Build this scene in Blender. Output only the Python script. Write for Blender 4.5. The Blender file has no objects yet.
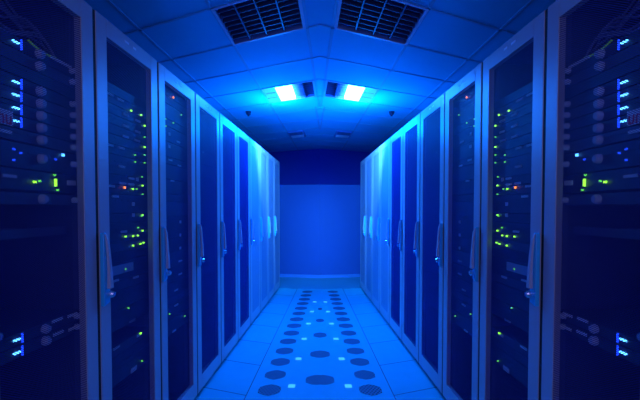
import bpy, bmesh, math, random
from mathutils import Vector, Matrix, Euler

random.seed(4)
SC = bpy.context.scene
COL = SC.collection

# ------------------------------------------------------------------ camera
F = 430.0                      # focal length in pixels of the 640 px wide frame
CAMH = 1.307
TILT = math.radians(1.9)
cd = bpy.data.cameras.new('camera')
cam = bpy.data.objects.new('camera', cd)
COL.objects.link(cam)
cd.sensor_width = 36.0
cd.sensor_fit = 'HORIZONTAL'
cd.lens = 36.0 * F / 640.0
cd.clip_start = 0.02
cd.shift_y = (10.0 + F * math.tan(TILT)) / 640.0
cam.location = (0, 0, CAMH)
cam.rotation_euler = (math.pi / 2 - TILT, 0, 0)
SC.camera = cam

# ------------------------------------------------------------------ colour management, world
SC.view_settings.view_transform = 'Standard'
SC.view_settings.look = 'None'
SC.view_settings.gamma = 1.0
SC.view_settings.exposure = 0.0
SC.view_settings.use_curve_mapping = False
w = bpy.data.worlds.new('world')
SC.world = w
w.use_nodes = True
w.node_tree.nodes['Background'].inputs[0].default_value = (0.0, 0.01, 0.08, 1)
w.node_tree.nodes['Background'].inputs[1].default_value = 0.2


# ------------------------------------------------------------------ lamps of the room and added lights
def area(name, loc, rot, sx, sy, power, color, spread=180):
    l = bpy.data.lights.new(name, 'AREA')
    l.shape = 'RECTANGLE'
    l.size, l.size_y = sx, sy
    l.energy = power
    l.color = color
    l.spread = math.radians(spread)
    o = bpy.data.objects.new(name, l)
    o.location = loc
    o.rotation_euler = rot
    COL.objects.link(o)
    return o


# the blue ceiling lamps that are lit, one either side of the aisle: they shine down
for s in (-1, 1):
    area('lamp_light', (s * 0.37, 4.60, 2.545), (0, 0, 0), 0.2, 0.5, 30.0, (0.0, 0.13, 1.0))
    pl = bpy.data.lights.new('added_glow', 'POINT')  # added point light away from the lamp, brightens ceiling and nearby doors
    pl.energy = 58.0
    pl.color = (0.0, 0.165, 1.0)
    pl.shadow_soft_size = 0.12
    po = bpy.data.objects.new('added_glow', pl)
    po.location = (s * 0.50, 5.00, 2.28)
    COL.objects.link(po)
    # added spot with no source of its own, brightens the far cabinets
    sl_ = bpy.data.lights.new('added_beam', 'SPOT')
    sl_.energy = 420.0
    sl_.color = (0.09, 0.44, 1.0)
    sl_.spot_size = math.radians(62)
    sl_.spot_blend = 0.9
    sl_.shadow_soft_size = 0.06
    so = bpy.data.objects.new('added_beam', sl_)
    so.location = (s * 0.38, 4.62, 2.52)
    so.rotation_euler = (Vector((s * 0.74, 6.0, 1.8)) - Vector(so.location)).to_track_quat('-Z', 'Y').to_euler()
    COL.objects.link(so)
# unseen fill light added behind the camera
area('fill_light', (0, -0.9, 1.7), (math.radians(80), 0, 0), 1.4, 1.2, 15.0, (0.40, 0.36, 1.0))

# ------------------------------------------------------------------ geometry of the place
D = 0.961                      # aisle half width at the camera
ALPHA = math.atan(17.5 / F)    # both rows lean towards the far end
TA = math.tan(ALPHA)
TP = 15.0 / F                  # direction of the floor and ceiling grids
CA, SA = math.cos(ALPHA), math.sin(ALPHA)
CEIL = CAMH + 1.27
RACKH = 2.1
Z0 = 1.722                     # first seam between cabinets
RW = 0.603                    # cabinet pitch along the aisle


def row(z, b, h, side):
    """point on a cabinet row: z along the aisle, b depth behind the door face"""
    x = z * TA - D - b * CA
    y = z + b * SA
    return Vector((x if side < 0 else -x, y, h))


def sp(z, s, h, side):
    """point at lateral distance s from the sight line of one half"""
    x = z * TP - s
    return Vector((x if side < 0 else -x, z, h))


RM = Euler((math.pi / 2 - TILT, 0, 0)).to_matrix()


def pix(px, py, b):
    """where the line of sight through a pixel of the left half meets the plane b behind the doors"""
    d = RM @ Vector(((px - 320) / F, (200 - py) / F + cd.shift_y * 640 / F, -1.0))
    # plane: points row(z, b, h): x - y*TA = const
    p0 = row(0, b, 0, -1)
    n = Vector((1.0, -TA, 0))
    t = n.dot(p0 - cam.location) / n.dot(d)
    p = Vector(cam.location) + d * t
    return (p.y - b * SA), p.z


# ------------------------------------------------------------------ materials
def new_mat(name):
    m = bpy.data.materials.new(name)
    m.use_nodes = True
    nt = m.node_tree
    return m, nt, nt.nodes['Principled BSDF']


def paint(name, col, rough=0.5, metal=0.0, noise=0.08, scale=6.0, bump=0.0):
    m, nt, b = new_mat(name)
    b.inputs['Roughness'].default_value = rough
    b.inputs['Metallic'].default_value = metal
    tc = nt.nodes.new('ShaderNodeTexCoord')
    n = nt.nodes.new('ShaderNodeTexNoise')
    n.inputs['Scale'].default_value = scale
    n.inputs['Detail'].default_value = 4
    nt.links.new(tc.outputs['Object'], n.inputs['Vector'])
    r = nt.nodes.new('ShaderNodeMapRange')
    r.inputs['To Min'].default_value = 1 - noise
    r.inputs['To Max'].default_value = 1 + noise
    nt.links.new(n.outputs['Fac'], r.inputs['Value'])
    mx = nt.nodes.new('ShaderNodeVectorMath')
    mx.operation = 'SCALE'
    mx.inputs[0].default_value = col
    nt.links.new(r.outputs['Result'], mx.inputs['Scale'])
    nt.links.new(mx.outputs['Vector'], b.inputs['Base Color'])
    if bump:
        n2 = nt.nodes.new('ShaderNodeTexNoise')
        n2.inputs['Scale'].default_value = 220
        nt.links.new(tc.outputs['Object'], n2.inputs['Vector'])
        bp = nt.nodes.new('ShaderNodeBump')
        bp.inputs['Strength'].default_value = bump
        bp.inputs['Distance'].default_value = 0.002
        nt.links.new(n2.outputs['Fac'], bp.inputs['Height'])
        nt.links.new(bp.outputs['Normal'], b.inputs['Normal'])
    return m


def emit(name, col, strength):
    m, nt, b = new_mat(name)
    b.inputs['Base Color'].default_value = (*col, 1)
    b.inputs['Emission Color'].default_value = (*col, 1)
    b.inputs['Emission Strength'].default_value = strength
    return m


def lattice(nt, ax0, ax1, p0, p1, lo, hi):
    """staggered round holes: 1 inside a hole, 0 on the sheet"""
    tc = nt.nodes.new('ShaderNodeTexCoord')
    sx = nt.nodes.new('ShaderNodeSeparateXYZ')
    nt.links.new(tc.outputs['Object'], sx.inputs[0])
    cs = []
    for ax, p in ((ax0, p0), (ax1, p1)):
        a = nt.nodes.new('ShaderNodeMath')
        a.operation = 'MULTIPLY'
        a.inputs[1].default_value = math.pi * 2 / p
        nt.links.new(sx.outputs[ax], a.inputs[0])
        c = nt.nodes.new('ShaderNodeMath')
        c.operation = 'COSINE'
        nt.links.new(a.outputs[0], c.inputs[0])
        cs.append(c)
    m = nt.nodes.new('ShaderNodeMath')
    m.operation = 'MULTIPLY'
    nt.links.new(cs[0].outputs[0], m.inputs[0])
    nt.links.new(cs[1].outputs[0], m.inputs[1])
    r = nt.nodes.new('ShaderNodeMapRange')
    r.inputs['From Min'].default_value = lo
    r.inputs['From Max'].default_value = hi
    nt.links.new(m.outputs[0], r.inputs['Value'])
    return r.outputs['Result']


def mesh_mat(name, col, lo, hi, spec=0.1):
    m, nt, b = new_mat(name)
    b.inputs['Base Color'].default_value = (*col, 1)
    b.inputs['Roughness'].default_value = 0.6
    b.inputs['Specular IOR Level'].default_value = spec
    hole = lattice(nt, 'Y', 'Z', 0.012, 0.007, lo, hi)
    tr = nt.nodes.new('ShaderNodeBsdfTransparent')
    mix = nt.nodes.new('ShaderNodeMixShader')
    nt.links.new(hole, mix.inputs[0])
    nt.links.new(b.outputs[0], mix.inputs[1])
    nt.links.new(tr.outputs[0], mix.inputs[2])
    nt.links.new(mix.outputs[0], nt.nodes['Material Output'].inputs['Surface'])
    return m


def grille_mat():
    m, nt, b = new_mat('floor_grille_steel')
    hole = lattice(nt, 'X', 'Y', 0.026, 0.05, 0.0, 0.15)
    mx = nt.nodes.new('ShaderNodeMixRGB')
    mx.inputs[1].default_value = (0.10, 0.16, 0.26, 1)
    mx.inputs[2].default_value = (0.01, 0.012, 0.02, 1)
    nt.links.new(hole, mx.inputs[0])
    nt.links.new(mx.outputs[0], b.inputs['Base Color'])
    b.inputs['Roughness'].default_value = 0.6
    return m


M = {
    'frame': paint('cabinet_paint', (0.46, 0.46, 0.50), 0.36, 0.0, 0.05, 3.0, 0.05),
    'body': paint('cabinet_side_paint', (0.05, 0.06, 0.09), 0.6),
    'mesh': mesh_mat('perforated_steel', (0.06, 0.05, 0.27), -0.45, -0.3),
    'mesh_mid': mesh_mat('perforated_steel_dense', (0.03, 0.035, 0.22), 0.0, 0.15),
    'mesh_lit': mesh_mat('perforated_steel_lit', (0.30, 0.36, 0.48), 0.5, 0.7, 0.5),  # same steel as the near doors, paler to paint in the lamp light
    'plinth': paint('plinth_black', (0.01, 0.01, 0.015), 0.7),
    'handle': paint('handle_plastic', (0.04, 0.62, 1.0), 0.3, 0.0, 0.03),
    'lever': paint('lever_grey', (0.5, 0.52, 0.6), 0.35, 0.0, 0.03),
    'lock': paint('lock_chrome', (0.75, 0.78, 0.85), 0.15, 0.9, 0.02),
    'black': paint('server_black', (0.03, 0.04, 0.075), 0.45),
    'grey': paint('server_grey', (0.07, 0.085, 0.14), 0.5),
    'hub': paint('knob_grey', (0.55, 0.6, 0.75), 0.4),
    'strip': paint('pale_strip', (0.85, 0.9, 0.95), 0.5),
    'panel': paint('pale_panel', (0.6, 0.62, 0.7), 0.5),
    'cable': paint('cable_blue', (0.35, 0.4, 0.6), 0.5),
    'cable_green': emit('fibre_green', (0.10, 0.30, 0.02), 0.25),
    'sign': paint('sign_white', (0.92, 0.9, 0.95), 0.5),
    'red': paint('sign_red', (0.95, 0.02, 0.08), 0.5),
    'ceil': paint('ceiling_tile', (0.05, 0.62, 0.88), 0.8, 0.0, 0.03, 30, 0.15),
    'tbar': paint('ceiling_bar', (0.12, 0.50, 0.72), 0.6, 0.0),
    'void': paint('ceiling_void', (0.02, 0.02, 0.03), 0.9),
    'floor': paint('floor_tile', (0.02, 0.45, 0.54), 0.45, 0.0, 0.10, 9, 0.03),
    'seam': paint('floor_seam', (0.10, 0.12, 0.18), 0.7),
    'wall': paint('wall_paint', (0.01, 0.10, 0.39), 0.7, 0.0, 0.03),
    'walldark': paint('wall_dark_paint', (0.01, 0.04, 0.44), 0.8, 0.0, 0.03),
    'skirt': paint('skirting', (0.05, 0.25, 0.62), 0.5),
    'grille': grille_mat(),
    'plate': emit('floor_plate_emission', (0.06, 0.45, 1.0), 1.0),  # emission put in to make the plates brighter than the floor
    'louvre': paint('louvre_metal', (0.06, 0.10, 0.20), 0.35, 0.2, 0.04),
    'housing': paint('lamp_housing', (0.16, 0.32, 0.6), 0.6),
    'rim': paint('lamp_rim', (0.55, 0.66, 0.80), 0.3, 0.1),
    'tube': emit('lamp_lit', (0.035, 0.30, 1.0), 45.0),
    'reflector_glow': emit('reflector_emission', (0.04, 0.34, 0.9), 0.75),  # emission in place of lamp light falling on the reflector
    'plate_white': paint('diffuser_white', (0.9, 0.95, 1.0), 0.3),
    'pipe': paint('sprinkler_dark', (0.03, 0.03, 0.06), 0.4, 0.3),
    'led_green': emit('led_green', (0.28, 1.0, 0.02), 3.2),
    'led_dim': emit('led_dim_green', (0.12, 0.75, 0.05), 1.6),
    'led_blue': emit('led_blue', (0.01, 0.06, 1.0), 1.8),
    'led_white': emit('led_ice_blue', (0.08, 0.40, 1.0), 5.0),
    'led_orange': emit('led_orange', (1.0, 0.25, 0.02), 3.0),
}


# ------------------------------------------------------------------ mesh helpers
class MB:
    def __init__(self):
        self.v, self.f = [], []

    def add(self, vs, fs):
        o = len(self.v)
        self.v += [Vector(p) for p in vs]
        self.f += [tuple(o + i for i in f) for f in fs]
        return self

    def hexa(self, p):
        """eight corners: four of one end, four of the other, in the same order"""
        return self.add(p, [(0, 3, 2, 1), (4, 5, 6, 7), (0, 1, 5, 4), (1, 2, 6, 5), (2, 3, 7, 6), (3, 0, 4, 7)])

    def rbox(self, z0, z1, b0, b1, h0, h1, side):
        return self.hexa([row(z, b, h, side) for h in (h0, h1) for z, b in ((z0, b0), (z1, b0), (z1, b1), (z0, b1))])

    def prism(self, pts0, pts1):
        n = len(pts0)
        fs = [tuple(range(n))[::-1], tuple(range(n, 2 * n))]
        fs += [(i, (i + 1) % n, n + (i + 1) % n, n + i) for i in range(n)]
        return self.add(list(pts0) + list(pts1), fs)

    def loft(self, rings):
        n = len(rings[0])
        vs = [p for r in rings for p in r]
        fs = [tuple(range(n))[::-1], tuple((len(rings) - 1) * n + i for i in range(n))]
        for k in range(len(rings) - 1):
            a = k * n
            fs += [(a + i, a + (i + 1) % n, a + n + (i + 1) % n, a + n + i) for i in range(n)]
        return self.add(vs, fs)

    def tube(self, path, r, n=6):
        rings = []
        for i, p in enumerate(path):
            t = (Vector(path[min(i + 1, len(path) - 1)]) - Vector(path[max(i - 1, 0)])).normalized()
            u = t.orthogonal().normalized()
            v = t.cross(u)
            rings.append([Vector(p) + u * r * math.cos(a * 2 * math.pi / n) + v * r * math.sin(a * 2 * math.pi / n) for a in range(n)])
        return self.loft(rings)

    def disc(self, c, axis, r0, r1, length, n=14):
        """short turned piece along axis, r0 at the root and r1 at the tip"""
        axis = Vector(axis).normalized()
        u = axis.orthogonal().normalized()
        v = axis.cross(u)
        rings = []
        for rr, t in ((r0, 0), (r0, 0.6), (r1, 1.0)):
            rings.append([Vector(c) + axis * length * t + u * rr * math.cos(a * 2 * math.pi / n) + v * rr * math.sin(a * 2 * math.pi / n) for a in range(n)])
        return self.loft(rings)

    def build(self, name, mat, parent=None, bevel=0.0, smooth=False, origin=None):
        me = bpy.data.meshes.new(name)
        if parent is not None:
            org = parent.matrix_world.translation if False else Vector(parent['_o'])
        else:
            org = Vector(origin) if origin is not None else Vector((0, 0, 0))
        me.from_pydata([p - org for p in self.v], [], self.f)
        bm = bmesh.new()
        bm.from_mesh(me)
        bmesh.ops.recalc_face_normals(bm, faces=bm.faces)
        bm.to_mesh(me)
        bm.free()
        me.materials.append(mat)
        if smooth:
            for p in me.polygons:
                p.use_smooth = True
        o = bpy.data.objects.new(name, me)
        COL.objects.link(o)
        if parent is not None:
            o.parent = parent
        else:
            o.location = org
        o['_o'] = list(org)
        if bevel:
            md = o.modifiers.new('bevel', 'BEVEL')
            md.width = bevel
            md.segments = 2
            md.limit_method = 'ANGLE'
        return o


def empty(name, loc):
    o = bpy.data.objects.new(name, None)
    o.empty_display_size = 0.1
    o.location = loc
    o['_o'] = list(loc)
    COL.objects.link(o)
    return o


def tag(o, label=None, cat=None, group=None, kind=None):
    if label: o['label'] = label
    if cat: o['category'] = cat
    if group: o['group'] = group
    if kind: o['kind'] = kind
    return o


ORD = ['nearest', 'second nearest', 'third nearest', 'fourth nearest', 'fifth nearest', 'sixth nearest', 'seventh nearest',
       'eighth nearest', 'ninth nearest', 'tenth nearest', 'eleventh nearest', 'twelfth nearest', 'thirteenth nearest', 'fourteenth nearest', 'fifteenth nearest']
NTH = ['top', 'second', 'third', 'fourth', 'fifth', 'sixth', 'seventh', 'eighth', 'ninth', 'tenth', 'eleventh', 'twelfth',
       'thirteenth', 'fourteenth', 'fifteenth', 'sixteenth', 'seventeenth', 'eighteenth', 'nineteenth', 'twentieth', 'twenty-first', 'twenty-second', 'twenty-third', 'twenty-fourth']
SIDE = {-1: 'left', 1: 'right'}

# ------------------------------------------------------------------ structure
CS = 0.54           # slant of the ceiling's cross bars
S_LINES = [0.205, 0.782, 1.378, 1.975, 2.60]
FIX = {(0, -1): 1, (0, 2): 1}   # (column, row) of cells taken by recessed fixtures


def cz(k, s):
    return 3.045 + 0.6 * k + CS * (s - 0.205)


def mid_s(k):       # s where a cross bar meets the centre plane
    # z*TA = s ; z = 3+.6k + CS*(s-.205)
    return (3.045 + 0.6 * k - CS * 0.205) * TP / (1 - CS * TP)


# ceiling: tiles one by one, open where the fixtures sit
mb = MB()
KS = range(-10, 12)
for side in (-1, 1):
    for k in KS:
        cols = [(None, 0.205)] + list(zip(S_LINES[:-1], S_LINES[1:]))
        for ci, (s0, s1) in enumerate(cols):
            if (ci - 1, k) in FIX:
                continue
            if s0 is None:
                sa, sb = mid_s(k), mid_s(k + 1)
                q = [sp(cz(k, sa), sa, CEIL, side), sp(cz(k + 1, sb), sb, CEIL, side)]
                if sa < s1 and sb < s1:
                    q += [sp(cz(k + 1, s1), s1, CEIL, side), sp(cz(k, s1), s1, CEIL, side)]
                else:
                    s1 = max(sa, sb) + 0.001
                    continue
            else:
                sa, sb = max(s0, mid_s(k)), max(s0, mid_s(k + 1))
                if k >= 4 and ci == 1:
                    sa, sb = mid_s(k), mid_s(k + 1)
                q = [sp(cz(k, sa), sa, CEIL, side), sp(cz(k + 1, sb), sb, CEIL, side),
                     sp(cz(k + 1, s1), s1, CEIL, side), sp(cz(k, s1), s1, CEIL, side)]
            mb.add(q, [(0, 1, 2, 3)])
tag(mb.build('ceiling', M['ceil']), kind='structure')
mb = MB()
mb.hexa([Vector(p) for p in ((-3, -4, CEIL + .13), (3, -4, CEIL + .13), (3, 11, CEIL + .13), (-3, 11, CEIL + .13),
                             (-3, -4, CEIL + .2), (3, -4, CEIL + .2), (3, 11, CEIL + .2), (-3, 11, CEIL + .2))])
tag(mb.build('ceiling_slab', M['void']), kind='structure')

# the visible bars of the ceiling grid
mb = MB()
BH = 0.004


def sbar(z0, s0, z1, s1, wz, ws, side, lo=None, hi=None):
    lo = CEIL - BH if lo is None else lo
    hi = CEIL + 0.002 if hi is None else hi
    a = [sp(z0 - wz, s0 - ws, lo, side), sp(z0 + wz, s0 + ws, lo, side), sp(z1 + wz, s1 + ws, lo, side), sp(z1 - wz, s1 - ws, lo, side)]
    b = [p + Vector((0, 0, hi - lo)) for p in a]
    mb.hexa(a + b)


for side in (-1, 1):
    for k in KS:
        s0 = max(mid_s(k), 0.0)
        sbar(cz(k, s0), s0, cz(k, 2.6), 2.6, 0.011, 0, side)
    sbar(-2.4, 0.195, 5.3, 0.195, 0, 0.011, side)
    sbar(5.33, 0.24, 6.8, 0.24, 0, 0.011, side)
    for s in S_LINES[1:]:
        sbar(-2.4, s, 9.3, s, 0, 0.011, side)
tag(mb.build('trim_ceiling_grid', M['tbar']), kind='structure')

# floor
mb = MB()
mb.hexa([Vector(p) for p in ((-3, -4, -.1), (3, -4, -.1), (3, 11, -.1), (-3, 11, -.1), (-3, -4, 0), (3, -4, 0), (3, 11, 0), (-3, 11, 0))])
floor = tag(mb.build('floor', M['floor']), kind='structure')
mb = MB()
FSL = 0.41
for side in (-1, 1):
    sbar(-1.0, 0.625, 7.4, 0.625, 0, 0.0035, side, 0.0, 0.0012)
    for k in range(-6, 8):
        z = 2.99 + 0.585 * k
        if z < 7.4:
            sbar(z, 0.625, z + FSL * (D - 0.625 + .1), D + 0.1, 0.004, 0, side, 0.0, 0.0012)
tag(mb.build('trim_floor_seams', M['seam']), kind='structure')

# darker floor strip in front of the partition
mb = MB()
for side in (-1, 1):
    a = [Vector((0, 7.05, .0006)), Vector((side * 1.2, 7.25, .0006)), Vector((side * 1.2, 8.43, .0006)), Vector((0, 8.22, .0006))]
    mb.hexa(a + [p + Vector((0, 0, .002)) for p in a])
tag(mb.build('trim_floor_strip', paint('dark_floor_strip', (0.03, 0.28, 0.42), 0.5)), kind='structure')

# far end: a low partition across the aisle, the dark end wall above and behind it
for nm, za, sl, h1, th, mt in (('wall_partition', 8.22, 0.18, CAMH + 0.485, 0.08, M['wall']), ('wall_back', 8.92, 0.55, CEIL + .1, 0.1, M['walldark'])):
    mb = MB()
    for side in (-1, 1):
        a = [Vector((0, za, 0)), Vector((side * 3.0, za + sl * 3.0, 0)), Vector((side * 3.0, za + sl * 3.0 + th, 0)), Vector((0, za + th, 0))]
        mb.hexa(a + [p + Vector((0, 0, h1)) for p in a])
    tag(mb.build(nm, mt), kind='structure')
mb = MB()
for side in (-1, 1):
    za, sl = 8.22, 0.18
    a = [Vector((0, za - .02, 0)), Vector((side * 1.6, za - .02 + sl * 1.6, 0)), Vector((side * 1.6, za + sl * 1.6, 0)), Vector((0, za, 0))]
    mb.hexa(a + [p + Vector((0, 0, 0.06)) for p in a])
tag(mb.build('baseboard_back', M['skirt']), kind='structure')
for nm, x0, x1, y0, y1 in (('wall_left', -3.0, -2.9, -4, 11), ('wall_right', 2.9, 3.0, -4, 11), ('wall_front', -3, 3, -4, -3.9)):
    mb = MB()
    mb.hexa([Vector(p) for p in ((x0, y0, 0), (x1, y0, 0), (x1, y1, 0), (x0, y1, 0), (x0, y0, CEIL + .1), (x1, y0, CEIL + .1), (x1, y1, CEIL + .1), (x0, y1, CEIL + .1))])
    tag(mb.build(nm, M['wall']), kind='structure')


# ------------------------------------------------------------------ cabinets
def cabinet(k, side):
    """k-th cabinet of a row, k = 0 is the one at the edge of the picture"""
    z0 = Z0 + RW * (k - 1) + 0.003
    z1 = Z0 + RW * k - 0.003
    root = empty('server_cabinet', row((z0 + z1) / 2, 0.5, 0, side))
    look = 'blue-grey server cabinet'
    extra = {0: 'with blue lights and round knobs', 1: 'with many tiny green lights', 2: 'with an orange light near its top', 9: 'last before the partition'}.get(k, '')
    tag(root, f"{look}, {ORD[k]} in the {SIDE[side]} row" + (f", {extra}" if extra else ''), 'server cabinet', 'server cabinets along the aisle')
    # carcass: two sides, back, top, bottom
    m = MB()
    m.rbox(z0, z0 + .02, .03, 1.0, .03, RACKH, side)
    m.rbox(z1 - .02, z1, .03, 1.0, .03, RACKH, side)
    m.rbox(z0 + .02, z1 - .02, .98, 1.0, .03, RACKH, side)
    m.rbox(z0 + .02, z1 - .02, .03, .98, RACKH - .02, RACKH, side)
    m.rbox(z0 + .02, z1 - .02, .03, .98, .03, .05, side)
    m.build('body', M['body'], root)
    m = MB()
    m.rbox(z0 + .01, z1 - .01, .06, .98, 0, .03, side)
    m.build('plinth', M['plinth'], root)
    # mounting rails
    for zz in (z0 + .024, z1 - .044):
        m = MB()
        m.rbox(zz, zz + .02, .055, .075, .05, RACKH - .02, side)
        m.build('mounting_rail', M['grey'], root)
    for ga, gb in ((z0 - .003, z0 + .0075), (z1 - .0075, z1 + .003)):  # black strips added in place of the shade between doors
        m = MB()
        m.rbox(ga, gb, .003, .029, .03, RACKH - .002, side)
        m.build('gap_shade', M['plinth'], root)
    # door
    st0, st1, rt, rb = .088, .085, .072, .10
    d0, d1 = .038, RACKH
    dz0, dz1 = z0 + .008, z1 - .008
    m = MB()
    m.rbox(dz0, z0 + st0, 0, .028, d0, d1, side)
    m.rbox(z1 - st1, dz1, 0, .028, d0, d1, side)
    m.rbox(z0 + st0, z1 - st1, 0, .028, d1 - rt, d1, side)
    m.rbox(z0 + st0, z1 - st1, 0, .028, d0, d0 + rb, side)
    door = m.build('door', M['frame'], root, bevel=.002)
    m = MB()
    m.rbox(z0 + st0 - .002, z1 - st1 + .002, .002, .004, d0 + rb - .002, d1 - rt + .002, side)
    m.build('perforated_panel', M['mesh' if k < 3 else 'mesh_mid' if k < 6 else 'mesh_lit'], door)
    # two small marks on the top rail
    m = MB()
    zc = (z0 + z1) / 2
    m.rbox(zc - .06, zc - .02, -.0015, .001, d1 - .036, d1 - .026, side)
    m.build('badge', M['strip'], door)
    m = MB()
    m.rbox(zc + .02, zc + .05, -.0015, .001, d1 - .036, d1 - .026, side)
    m.build('badge', M['strip'], door)
    # swing handle on the near stile
    def poly(pts, b0, b1):
        return [row(z0 + a, b0, h, side) for a, h in pts], [row(z0 + a, b1, h, side) for a, h in pts]
    m = MB()
    m.prism(*poly([(.008, .915), (.050, .925), (.050, .985), (.032, .99), (.032, 1.195), (.026, 1.215), (.012, 1.215), (.008, 1.20)], 0.0, -.018))
    hd = m.build('handle', M['handle'], door, bevel=.003)
    m = MB()
    ring = []
    for h, za, zb, b0, b1 in ((.985, .026, .052, -.018, -.034), (1.05, .026, .048, -.020, -.032), (1.13, .024, .042, -.019, -.029), (1.185, .018, .036, -.018, -.026), (1.21, .014, .026, -.018, -.021)):
        ring.append([row(z0 + za, b0, h, side), row(z0 + zb, b0, h, side), row(z0 + zb, b1, h, side), row(z0 + za, b1, h, side)])
    m.loft(ring)
    m.build('lever', M['lever'], door, bevel=.002)
    m = MB()
    m.disc(row(z0 + .050, -.014, .958, side), row(0, -1, 0, side) - row(0, 0, 0, side), .015, .010, .022)
    m.build('lock', M['lock'], door, smooth=False)
    return root


NR = 10
for side in (-1, 1):
    for k in range(NR):
        cabinet(k, side)

# ------------------------------------------------------------------ what stands in the cabinets
BF = 0.045     # plane of the device faces


def device(k, side, h, U, nth, look, knobs=(), items=(), mat='black'):
    z0 = Z0 + RW * (k - 1) + .026
    z1 = Z0 + RW * k - .026
    hh = .0445 * U / 2 - .0018
    root = empty('rack_server', row((z0 + z1) / 2, .4, h - hh, side))
    cab = {0: 'nearest', 1: 'second nearest', 2: 'third nearest', 3: 'fourth nearest'}[k]
    tag(root, f"{look}, {NTH[nth]}{' one' if nth == 0 else ' from top'} in the {cab} {SIDE[side]} cabinet", 'server', f'servers in the {cab} {SIDE[side]} cabinet')
    m = MB()
    m.rbox(z0 + .026, z1 - .026, BF + .004, .78, h - hh, h + hh, side)
    m.build('case', M['body'], root)
    m = MB()
    m.rbox(z0, z1, BF, BF + .004, h - hh, h + hh, side)
    # ventilation ribs on the face
    if k < 2:
        n = 5
        for i in range(n):
            za = z0 + .14 + i * (z1 - z0 - .26) / n
            m.rbox(za, za + .035, BF - .002, BF, h + hh * .25, h + hh * .45, side)
    m.build('front_panel', M[mat], root)
    outward = row(0, -1, 0, side) - row(0, 0, 0, side)
    for zz, r in knobs:
        mm = MB()
        mm.disc(row(zz, BF, h, side), outward, r, r * .7, .02)
        mm.build('knob', M['hub'], root)
    for z, hy, kind in items:
        if kind == 'bar':
            mm = MB(); mm.rbox(z - .028, z + .028, BF - .004, BF, hy - .005, hy + .005, side)
            mm.build('label_strip', M['strip'], root)
        elif kind == 'shortbar':
            mm = MB(); mm.rbox(z - .012, z + .012, BF - .004, BF, hy - .009, hy + .009, side)
            mm.build('label_strip', M['strip'], root)
        elif kind == 'panel':
            mm = MB(); mm.rbox(z - .11, z + .11, BF - .006, BF, hy - .02, hy + .02, side)
            mm.build('drive_cover', M['panel'], root)
        elif kind == 'bluedash':
            mm = MB(); mm.rbox(z - .013, z + .013, BF - .006, BF, hy - .0025, hy + .0025, side)
            tag(mm.build('indicator_light', M['led_white'], root), 'glowing pale blue dash')
            mm = MB(); mm.rbox(z + .022, z + .0245, BF - .006, BF, hy - .016, hy + .016, side)
            tag(mm.build('indicator_light', M['led_blue'], root), 'glowing blue bar')
        else:
            mat_, r, hr = {'g': ('led_green', .005, .0035), 'd': ('led_dim', .004, .003), 'b': ('led_white', .0045, .0045), 'u': ('led_blue', .003, .003),
                           'o': ('led_orange', .005, .005), 'G': ('led_green', .0035, .013)}[kind]
            mm = MB(); mm.rbox(z - r, z + r, BF - .009, BF - .003, hy - hr, hy + hr, side)
            col = {'g': 'green', 'd': 'dim green', 'b': 'ice blue', 'u': 'deep blue', 'o': 'orange', 'G': 'tall green'}[kind]
            tag(mm.build('indicator_light', M[mat_], root), f'{col} light')
    return root


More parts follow.
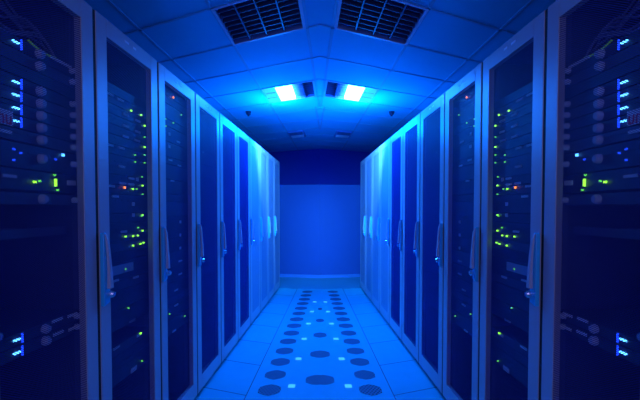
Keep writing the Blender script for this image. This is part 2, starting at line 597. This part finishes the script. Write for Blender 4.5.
# marks read off the photograph: (x, y, kind) in the left half
MARKS = {
    0: [(15, 42, 'bluedash'), (15, 82, 'bluedash'), (15, 95, 'bluedash'), (15, 108, 'bluedash'), (15, 121, 'bluedash'),
        (16, 340, 'bluedash'), (16, 353, 'bluedash'), (61.5, 155, 'b'), (54, 159.5, 'u'), (12, 149, 'u'), (12, 160, 'u'), (19, 153, 'u'),
        (33, 182, 'g'), (38, 181, 'd'), (54, 182, 'G'), (56, 190, 'd'), (53, 174, 'd'), (9, 176, 'bar'), (4, 131, 'bar'),
        (57, 320, 'bar'), (72, 315, 'bar'), (58, 333, 'bar'), (73, 328, 'bar'), (69, 183, 'shortbar'), (73, 183, 'shortbar'),
        (55, 57, 'bar'), (66, 62, 'bar')],
    1: [(109.5, 94, 'bar'), (120, 100, 'bar'), (125.5, 115, 'bar'), (137.5, 121, 'bar'), (125.5, 126, 'bar'), (137.5, 132, 'bar'),
        (125.5, 138, 'bar'), (137, 142, 'bar'), (121, 148, 'bar'), (109.5, 145, 'bar'), (121.4, 166.5, 'bar'), (131, 178.5, 'bar'),
        (137, 179.5, 'shortbar'), (122, 184, 'bar'), (131, 185.5, 'bar'), (111, 186, 'bar'), (115, 196.5, 'bar'),
        (130, 111, 'g'), (140, 115, 'g'), (143.5, 126, 'g'), (143.5, 147, 'g'), (143.5, 137, 'd'), (143.5, 155, 'd'), (143.5, 162, 'd'),
        (134, 155, 'd'), (134, 162, 'd'), (141, 178, 'd'), (141.5, 186, 'g'), (123.5, 187.5, 'o'), (131.6, 189, 'g'), (135.5, 189, 'd'), (141.5, 195, 'd'),
        (141.5, 215, 'g'), (140.5, 216, 'd'), (137, 227.6, 'd'), (141.5, 230.6, 'g'), (149, 230.6, 'd'), (124.4, 236.6, 'g'), (132, 236, 'g'), (136.7, 235.4, 'g'),
        (132, 245.6, 'g'), (139.4, 243.8, 'g'), (142.4, 242.6, 'g'), (123.5, 231.5, 'bar'), (133, 204, 'shortbar'), (133, 215, 'shortbar'),
        (121, 269, 'panel'), (124.4, 269, 'd'), (115, 281.6, 'bar'), (135.5, 277, 'bar'), (127.2, 308, 'd'), (139.5, 332, 'g'), (141, 361, 'd'),
        (132, 322, 'bar'), (132, 325.5, 'bar'), (116, 346, 'bar'), (139, 335, 'bar'), (133.5, 368, 'bar'), (133.5, 372, 'bar')],
    2: [(172.5, 97.3, 'o'), (180.3, 115, 'd'), (172.5, 123, 'd'), (164.5, 119, 'd'), (164.8, 125, 'd'), (169, 134, 'shortbar'), (169, 146.5, 'shortbar'),
        (178, 142, 'bar'), (170, 160, 'bar'), (179, 166, 'bar'), (172, 180, 'bar'), (180, 222, 'shortbar'), (180, 235, 'shortbar'), (180, 248, 'shortbar'), (180, 261, 'bar'),
        (180, 274, 'bar'), (168.5, 314, 'd'), (184, 316, 'd'), (176, 290, 'bar'), (176, 305, 'bar'), (174, 342, 'bar')],
    3: [(203, 170, 'bar'), (203, 150, 'shortbar'), (206, 190, 'shortbar')],
}
SLOTS = {0: [(1.830, .9, 'h'), (1.7895, .9, 'h'), (1.749, .9, ''), (1.706, .9, 'h'), (1.665, .9, 'h'), (1.6245, .9, 'h'), (1.584, .9, 'h'), (1.5435, .9, 'h'), (1.480, 1.8, 'h'),
             (1.404, 1.5, ''), (1.344, .9, 'h'), (0.900, .9, 'h'), (0.859, .9, 'h')]}
sl, h = [], 1.87
for U in (1, 1, 1, 1, 1, 1, 1, 2, 1, 1, 2, 1, 2, 1, 1, 2, 1, 2, 2, 1, 1, 2):
    sl.append((h - .0445 * U / 2, U, ''))
    h -= .0445 * U
    if len(sl) == 19: h -= .07
SLOTS[1] = sl
sl, h = [], 2.025
for U in (1, 1, 2, 1, 2, 2, 1, 2, 2, 1, 2, 3, 2, 2, 2, 2, 1, 2, 2):
    sl.append((h - .0445 * U / 2, U, ''))
    h -= .0445 * U
SLOTS[2] = sl
SLOTS[3] = [(1.7, 2, ''), (1.6, 2, ''), (1.4, 3, ''), (1.2, 2, ''), (.9, 4, ''), (.6, 2, '')]

for side in (-1, 1):
    for k, slots in SLOTS.items():
        marks = [(*pix(x, y, BF), kd) for x, y, kd in MARKS[k]]
        za, zb = Z0 + RW * (k - 1) + .06, Z0 + RW * k - .05
        for n, (h, U, t) in enumerate(slots):
            lo, hi = h - .02225 * U, h + .02225 * U
            best = []
            for (z, hy, kd) in marks:
                near = min(range(len(slots)), key=lambda i: max(0, abs(slots[i][0] - hy) - .02225 * slots[i][1]))
                if near == n:
                    m_ = .02 if kd == 'panel' else .017 if kd == 'bluedash' else .006
                    hy = min(max(hy, lo + m_ + .001), hi - m_ - .001) if kd != 'G' else h
                    best.append((min(max(z, za), zb), hy, kd))
            knobs = []
            if t == 'h':
                knobs = [(pix(40, 150, BF)[0], .016), (pix(72, 150, BF)[0], .011)]
            cols = sorted({kd for *_, kd in best})
            if 'bluedash' in cols: look = 'dark server with glowing blue dash'
            elif 'G' in cols: look = 'dark switch with tall green light'
            elif 'panel' in cols: look = 'server with pale grey cover plate'
            elif 'o' in cols: look = 'dark server with orange light'
            elif 'g' in cols: look = 'dark server with bright green light'
            elif t == 'h': look = 'dark server with round grey knobs'
            elif 'd' in cols: look = 'dark server with faint green light'
            elif 'bar' in cols: look = 'dark server with pale label strips'
            else: look = 'plain dark server'
            device(k, side, h, U, n, look, knobs, best, 'grey' if n % 3 == 1 else 'black')

# ------------------------------------------------------------------ sign, cables in the nearest cabinets
for side in (-1, 1):
    z1, h1 = pix(12.5, 119, BF - .01)
    z0 = z1 - .20
    hc = h1
    base = row(z0, BF - .01, hc, side)
    m = MB()
    m.rbox(z0, z1, BF - .012, BF - .009, hc - .022, hc + .022, side)
    sg = m.build('name_plate', M['sign'], None, origin=base)
    tag(sg, f'pale plate with red letters in the nearest {SIDE[side]} cabinet', 'sign', 'red lettered plates')
    cu = bpy.data.curves.new('lettering', 'FONT')
    cu.body = 'l.hu'
    cu.size = .058
    cu.extrude = .0006
    cu.align_x = 'RIGHT'
    cu.align_y = 'CENTER'
    tmp = bpy.data.objects.new('lettering_source', cu)
    COL.objects.link(tmp)
    bpy.context.view_layer.update()
    me = bpy.data.meshes.new_from_object(tmp.evaluated_get(bpy.context.evaluated_depsgraph_get()))
    bpy.data.objects.remove(tmp)
    mm = MB()
    xs = [v.co.x for v in me.vertices]
    xr = max(xs)
    ys = [v.co.y for v in me.vertices]
    yc = (max(ys) + min(ys)) / 2
    mm.add([row(z1 - .008 + (v.co.x - xr), BF - .0130 - v.co.z, hc + (v.co.y - yc), side) for v in me.vertices], [tuple(p.vertices) for p in me.polygons])
    mm.build('lettering', M['red'], sg)

    rnd = random.Random(7)
    names = ['looping over the left post', 'sagging in the middle', 'arching at the top', 'lying lowest above the servers', 'hanging beside the far post', 'crossing the top corner', 'curling over the others']
    zc0, zc1 = Z0 - RW + .08, Z0 - .08
    for i in range(7):
        pts = []
        ha = 1.90 + .018 * i
        ph = rnd.uniform(0, 6)
        for j in range(17):
            t = j / 16
            pts.append(row(zc0 + (zc1 - zc0) * t, .10 + .012 * i, ha + .022 * math.sin(ph + t * (7 + i)) - .05 * (t > .85) * (t - .85) * 6, side))
        m = MB(); m.tube(pts, .0045)
        tag(m.build('network_cable', M['cable'], None, smooth=True, origin=pts[8]), f'blue-grey cable {names[i]} in the nearest {SIDE[side]} cabinet', 'cable', f'cables above the servers, {SIDE[side]}')
    a, b = pix(28, 40, .045), pix(56, 58, .045)
    pts = [row(a[0] + (b[0] - a[0]) * t / 8, .045, a[1] + (b[1] - a[1]) * t / 8 - .01 * math.sin(t / 8 * math.pi), side) for t in range(9)]
    m = MB(); m.tube(pts, .0035)
    tag(m.build('fibre_cable', M['cable_green'], None, smooth=True, origin=pts[4]), f'green fibre cable at the top of the nearest {SIDE[side]} cabinet', 'cable')
    # cable hanging behind the door of the third cabinet
    pts = []
    for j in range(15):
        t = j / 14
        z, h = 2.99 - .1 * math.sin(t * 2.2) ** 2, 1.32 - .55 * t
        pts.append(row(z - .12, .055, h, side))
    m = MB(); m.tube(pts, .006)
    tag(m.build('hanging_cable', M['plinth'], None, smooth=True, origin=pts[-1]), f'black cable hanging behind the door of the third nearest {SIDE[side]} cabinet', 'cable')
    # shelf in the nearest cabinet
    m = MB()
    zz0, zz1 = Z0 - RW + .08, Z0 - .08
    m.rbox(zz0, zz1, .08, .7, 1.225, 1.235, side)
    m.rbox(zz0, zz1, .075, .08, 1.215, 1.245, side)
    tag(m.build('equipment_shelf', M['grey'], None, origin=row(zz0, .4, 1.215, side)), f'empty dark metal shelf below the servers in the nearest {SIDE[side]} cabinet', 'shelf')

# ------------------------------------------------------------------ ceiling fixtures
def scell(z0k, z1k, s0, s1, lo, hi, side, m):
    """slanted box: z limits given on the line s = .205"""
    def q(s, zk, h):
        return sp(zk + .045 + CS * (s - .205), s, h, side)
    m.hexa([q(s0, z0k, lo), q(s1, z0k, lo), q(s1, z1k, lo), q(s0, z1k, lo), q(s0, z0k, hi), q(s1, z0k, hi), q(s1, z1k, hi), q(s0, z1k, hi)])


for side in (-1, 1):
    for which, zk in ((0, 2.4), (1, 4.2)):
        s0, s1 = .225, .765
        za, zb = zk + .02, zk + .58
        root = empty('louvred_ceiling_light' if which == 0 else 'lit_ceiling_light', sp(zk + .45, .5, CEIL, side))
        tag(root, (f'unlit square ceiling light with dark louvres, {SIDE[side]} of the centre line' if which == 0
                   else f'glowing white-blue ceiling light with louvres, {SIDE[side]} of the centre line'), 'ceiling light', 'recessed lights in the ceiling')
        m = MB()
        T = .004
        scell(za, zb, s0, s1, CEIL + .11, CEIL + .12, side, m)
        scell(za, zb, s0 - T, s0, CEIL, CEIL + .12, side, m)
        scell(za, zb, s1, s1 + T, CEIL, CEIL + .12, side, m)
        scell(za - T, za, s0, s1, CEIL, CEIL + .12, side, m)
        scell(zb, zb + T, s0, s1, CEIL, CEIL + .12, side, m)
        m.build('housing', M['housing'], root)
        m = MB()
        scell(za - .02, zb + .02, s0 - .02, s0, CEIL - .006, CEIL + .001, side, m)
        scell(za - .02, zb + .02, s1, s1 + .02, CEIL - .006, CEIL + .001, side, m)
        scell(za - .02, za, s0, s1, CEIL - .006, CEIL + .001, side, m)
        scell(zb, zb + .02, s0, s1, CEIL - .006, CEIL + .001, side, m)
        m.build('rim', M['rim'], root)
        # louvres: long dividers and cross blades
        m = MB()
        sl0, sl1 = (s0, s1) if which == 0 else (s0, .44)
        nc, nr = (4, 8) if which == 0 else (2, 8)
        for i in range(1, nc):
            s = sl0 + (sl1 - sl0) * i / nc
            scell(za, zb, s - .004, s + .004, CEIL, CEIL + .05, side, m)
        for j in range(1, nr):
            z = za + (zb - za) * j / nr
            scell(z - .003, z + .003, sl0, sl1, CEIL + .004, CEIL + .045, side, m)
        m.build('louvre', M['louvre'], root)
        if which == 1:
            m = MB(); scell(za, zb, .45, .625, CEIL - .004, CEIL + .03, side, m)
            m.build('lamp_panel', M['tube'], root)
            m = MB(); scell(za, zb, .632, s1, CEIL, CEIL + .03, side, m)
            for j in range(2):
                z = za + (zb - za) * (j + 1) / 3
                scell(z - .006, z + .006, .632, s1, CEIL - .006, CEIL, side, m)
            m.build('reflector', M['reflector_glow'], root)
    # small far lamp, surface box
    root = empty('small_ceiling_light', sp(7.1, .62, CEIL, side))
    tag(root, f'small unlit ceiling light near the far wall, {SIDE[side]} of the centre line', 'ceiling light', 'recessed lights in the ceiling')
    m = MB(); scell(6.63, 7.17, .5, .76, CEIL - .03, CEIL - .004, side, m)
    m.build('housing', M['housing'], root)
    m = MB(); scell(6.92, 7.12, .52, .74, CEIL - .034, CEIL - .03, side, m)
    m.build('diffuser', M['plate_white'], root)
    m = MB()
    for j in range(3):
        scell(6.66 + j * .08, 6.68 + j * .08, .52, .74, CEIL - .036, CEIL - .03, side, m)
    m.build('louvre', M['louvre'], root)
    # sprinkler head
    c = sp(5.6, 1.12, CEIL, side)
    root = empty('sprinkler_head', c)
    tag(root, f'small dark sprinkler head hanging from the ceiling above the {SIDE[side]} cabinets', 'sprinkler', 'ceiling sprinklers')
    m = MB(); m.disc(c, (0, 0, -1), .038, .030, .012); m.build('escutcheon', M['pipe'], root)
    m = MB(); m.disc(c + Vector((0, 0, -.012)), (0, 0, -1), .030, .012, .035); m.build('pipe', M['pipe'], root)
    m = MB(); m.disc(c + Vector((0, 0, -.047)), (0, 0, -1), .014, .010, .012); m.build('deflector', M['pipe'], root)

# ------------------------------------------------------------------ perforated patches and bright plates in the floor
def clip0(pts, side):
    """keep the part of a flat outline on this side of the centre plane"""
    out = []
    n = len(pts)
    for i in range(n):
        a, b = pts[i], pts[(i + 1) % n]
        ia, ib = a.x * side >= 0, b.x * side >= 0
        if ia: out.append(a)
        if ia != ib:
            t = a.x / (a.x - b.x)
            out.append(a.lerp(b, t))
    return out


def hexring(z, s, side, rs=.090, rz=.100):
    pts = []
    for i in range(24):
        a = i * math.pi / 12
        # hexagon with soft corners
        k = math.cos(math.pi / 6) / math.cos(((a + math.pi / 6) % (math.pi / 3)) - math.pi / 6)
        k = .55 * k + .45 * .96
        pts.append(sp(z + rz * k * math.sin(a), s + rs * k * math.cos(a), 0.0, side))
    return pts


for side in (-1, 1):
    for i in range(14):
        z = 3.083 + .2885 * i
        pts = hexring(z, .474 - .0025 * i, side)
        m = MB(); m.prism(pts, [p + Vector((0, 0, .002)) for p in pts])
        tag(m.build('floor_grille', M['grille'], None, origin=sp(z, .47, 0, side)), f'perforated hexagonal floor grille, {ORD[i]} in the {SIDE[side]} line', 'floor grille', 'hexagonal grilles in the outer lines')
    for i in range(6):
        z = 3.15 + .585 * i
        s = .320 - .008 * max(0, i - 1)
        m = MB()
        a = [sp(z + dz, s + ds, 0, side) for dz, ds in ((-.028, -.025), (-.028, .025), (.028, .025), (.028, -.025))]
        m.hexa(a + [p + Vector((0, 0, .003)) for p in a])
        tag(m.build('floor_plate', M['plate'], None, origin=sp(z, s, 0, side)), f'tiny bright plate in the floor, {ORD[i]} on the {SIDE[side]} of the centre', 'floor plate', 'bright floor plates')
looks = ['wide', 'wide', 'narrower', 'small', 'tiny']
for i in range(5):
    z = 3.27 + .593 * i
    L = clip0(hexring(z, .143, -1), -1)
    m = MB()
    for side in (-1, 1):
        pts = [Vector((p.x * (1 if side < 0 else -1), p.y, 0)) for p in L]
        m.prism(pts, [p + Vector((0, 0, .002)) for p in pts])
    tag(m.build('centre_grille', M['grille'], None, origin=(0, z, 0)), f'{looks[i]} heart-shaped perforated floor grille on the centre line, {ORD[i]} one', 'floor grille', 'grilles on the centre line')

for o in bpy.data.objects:
    if '_o' in o: del o['_o']
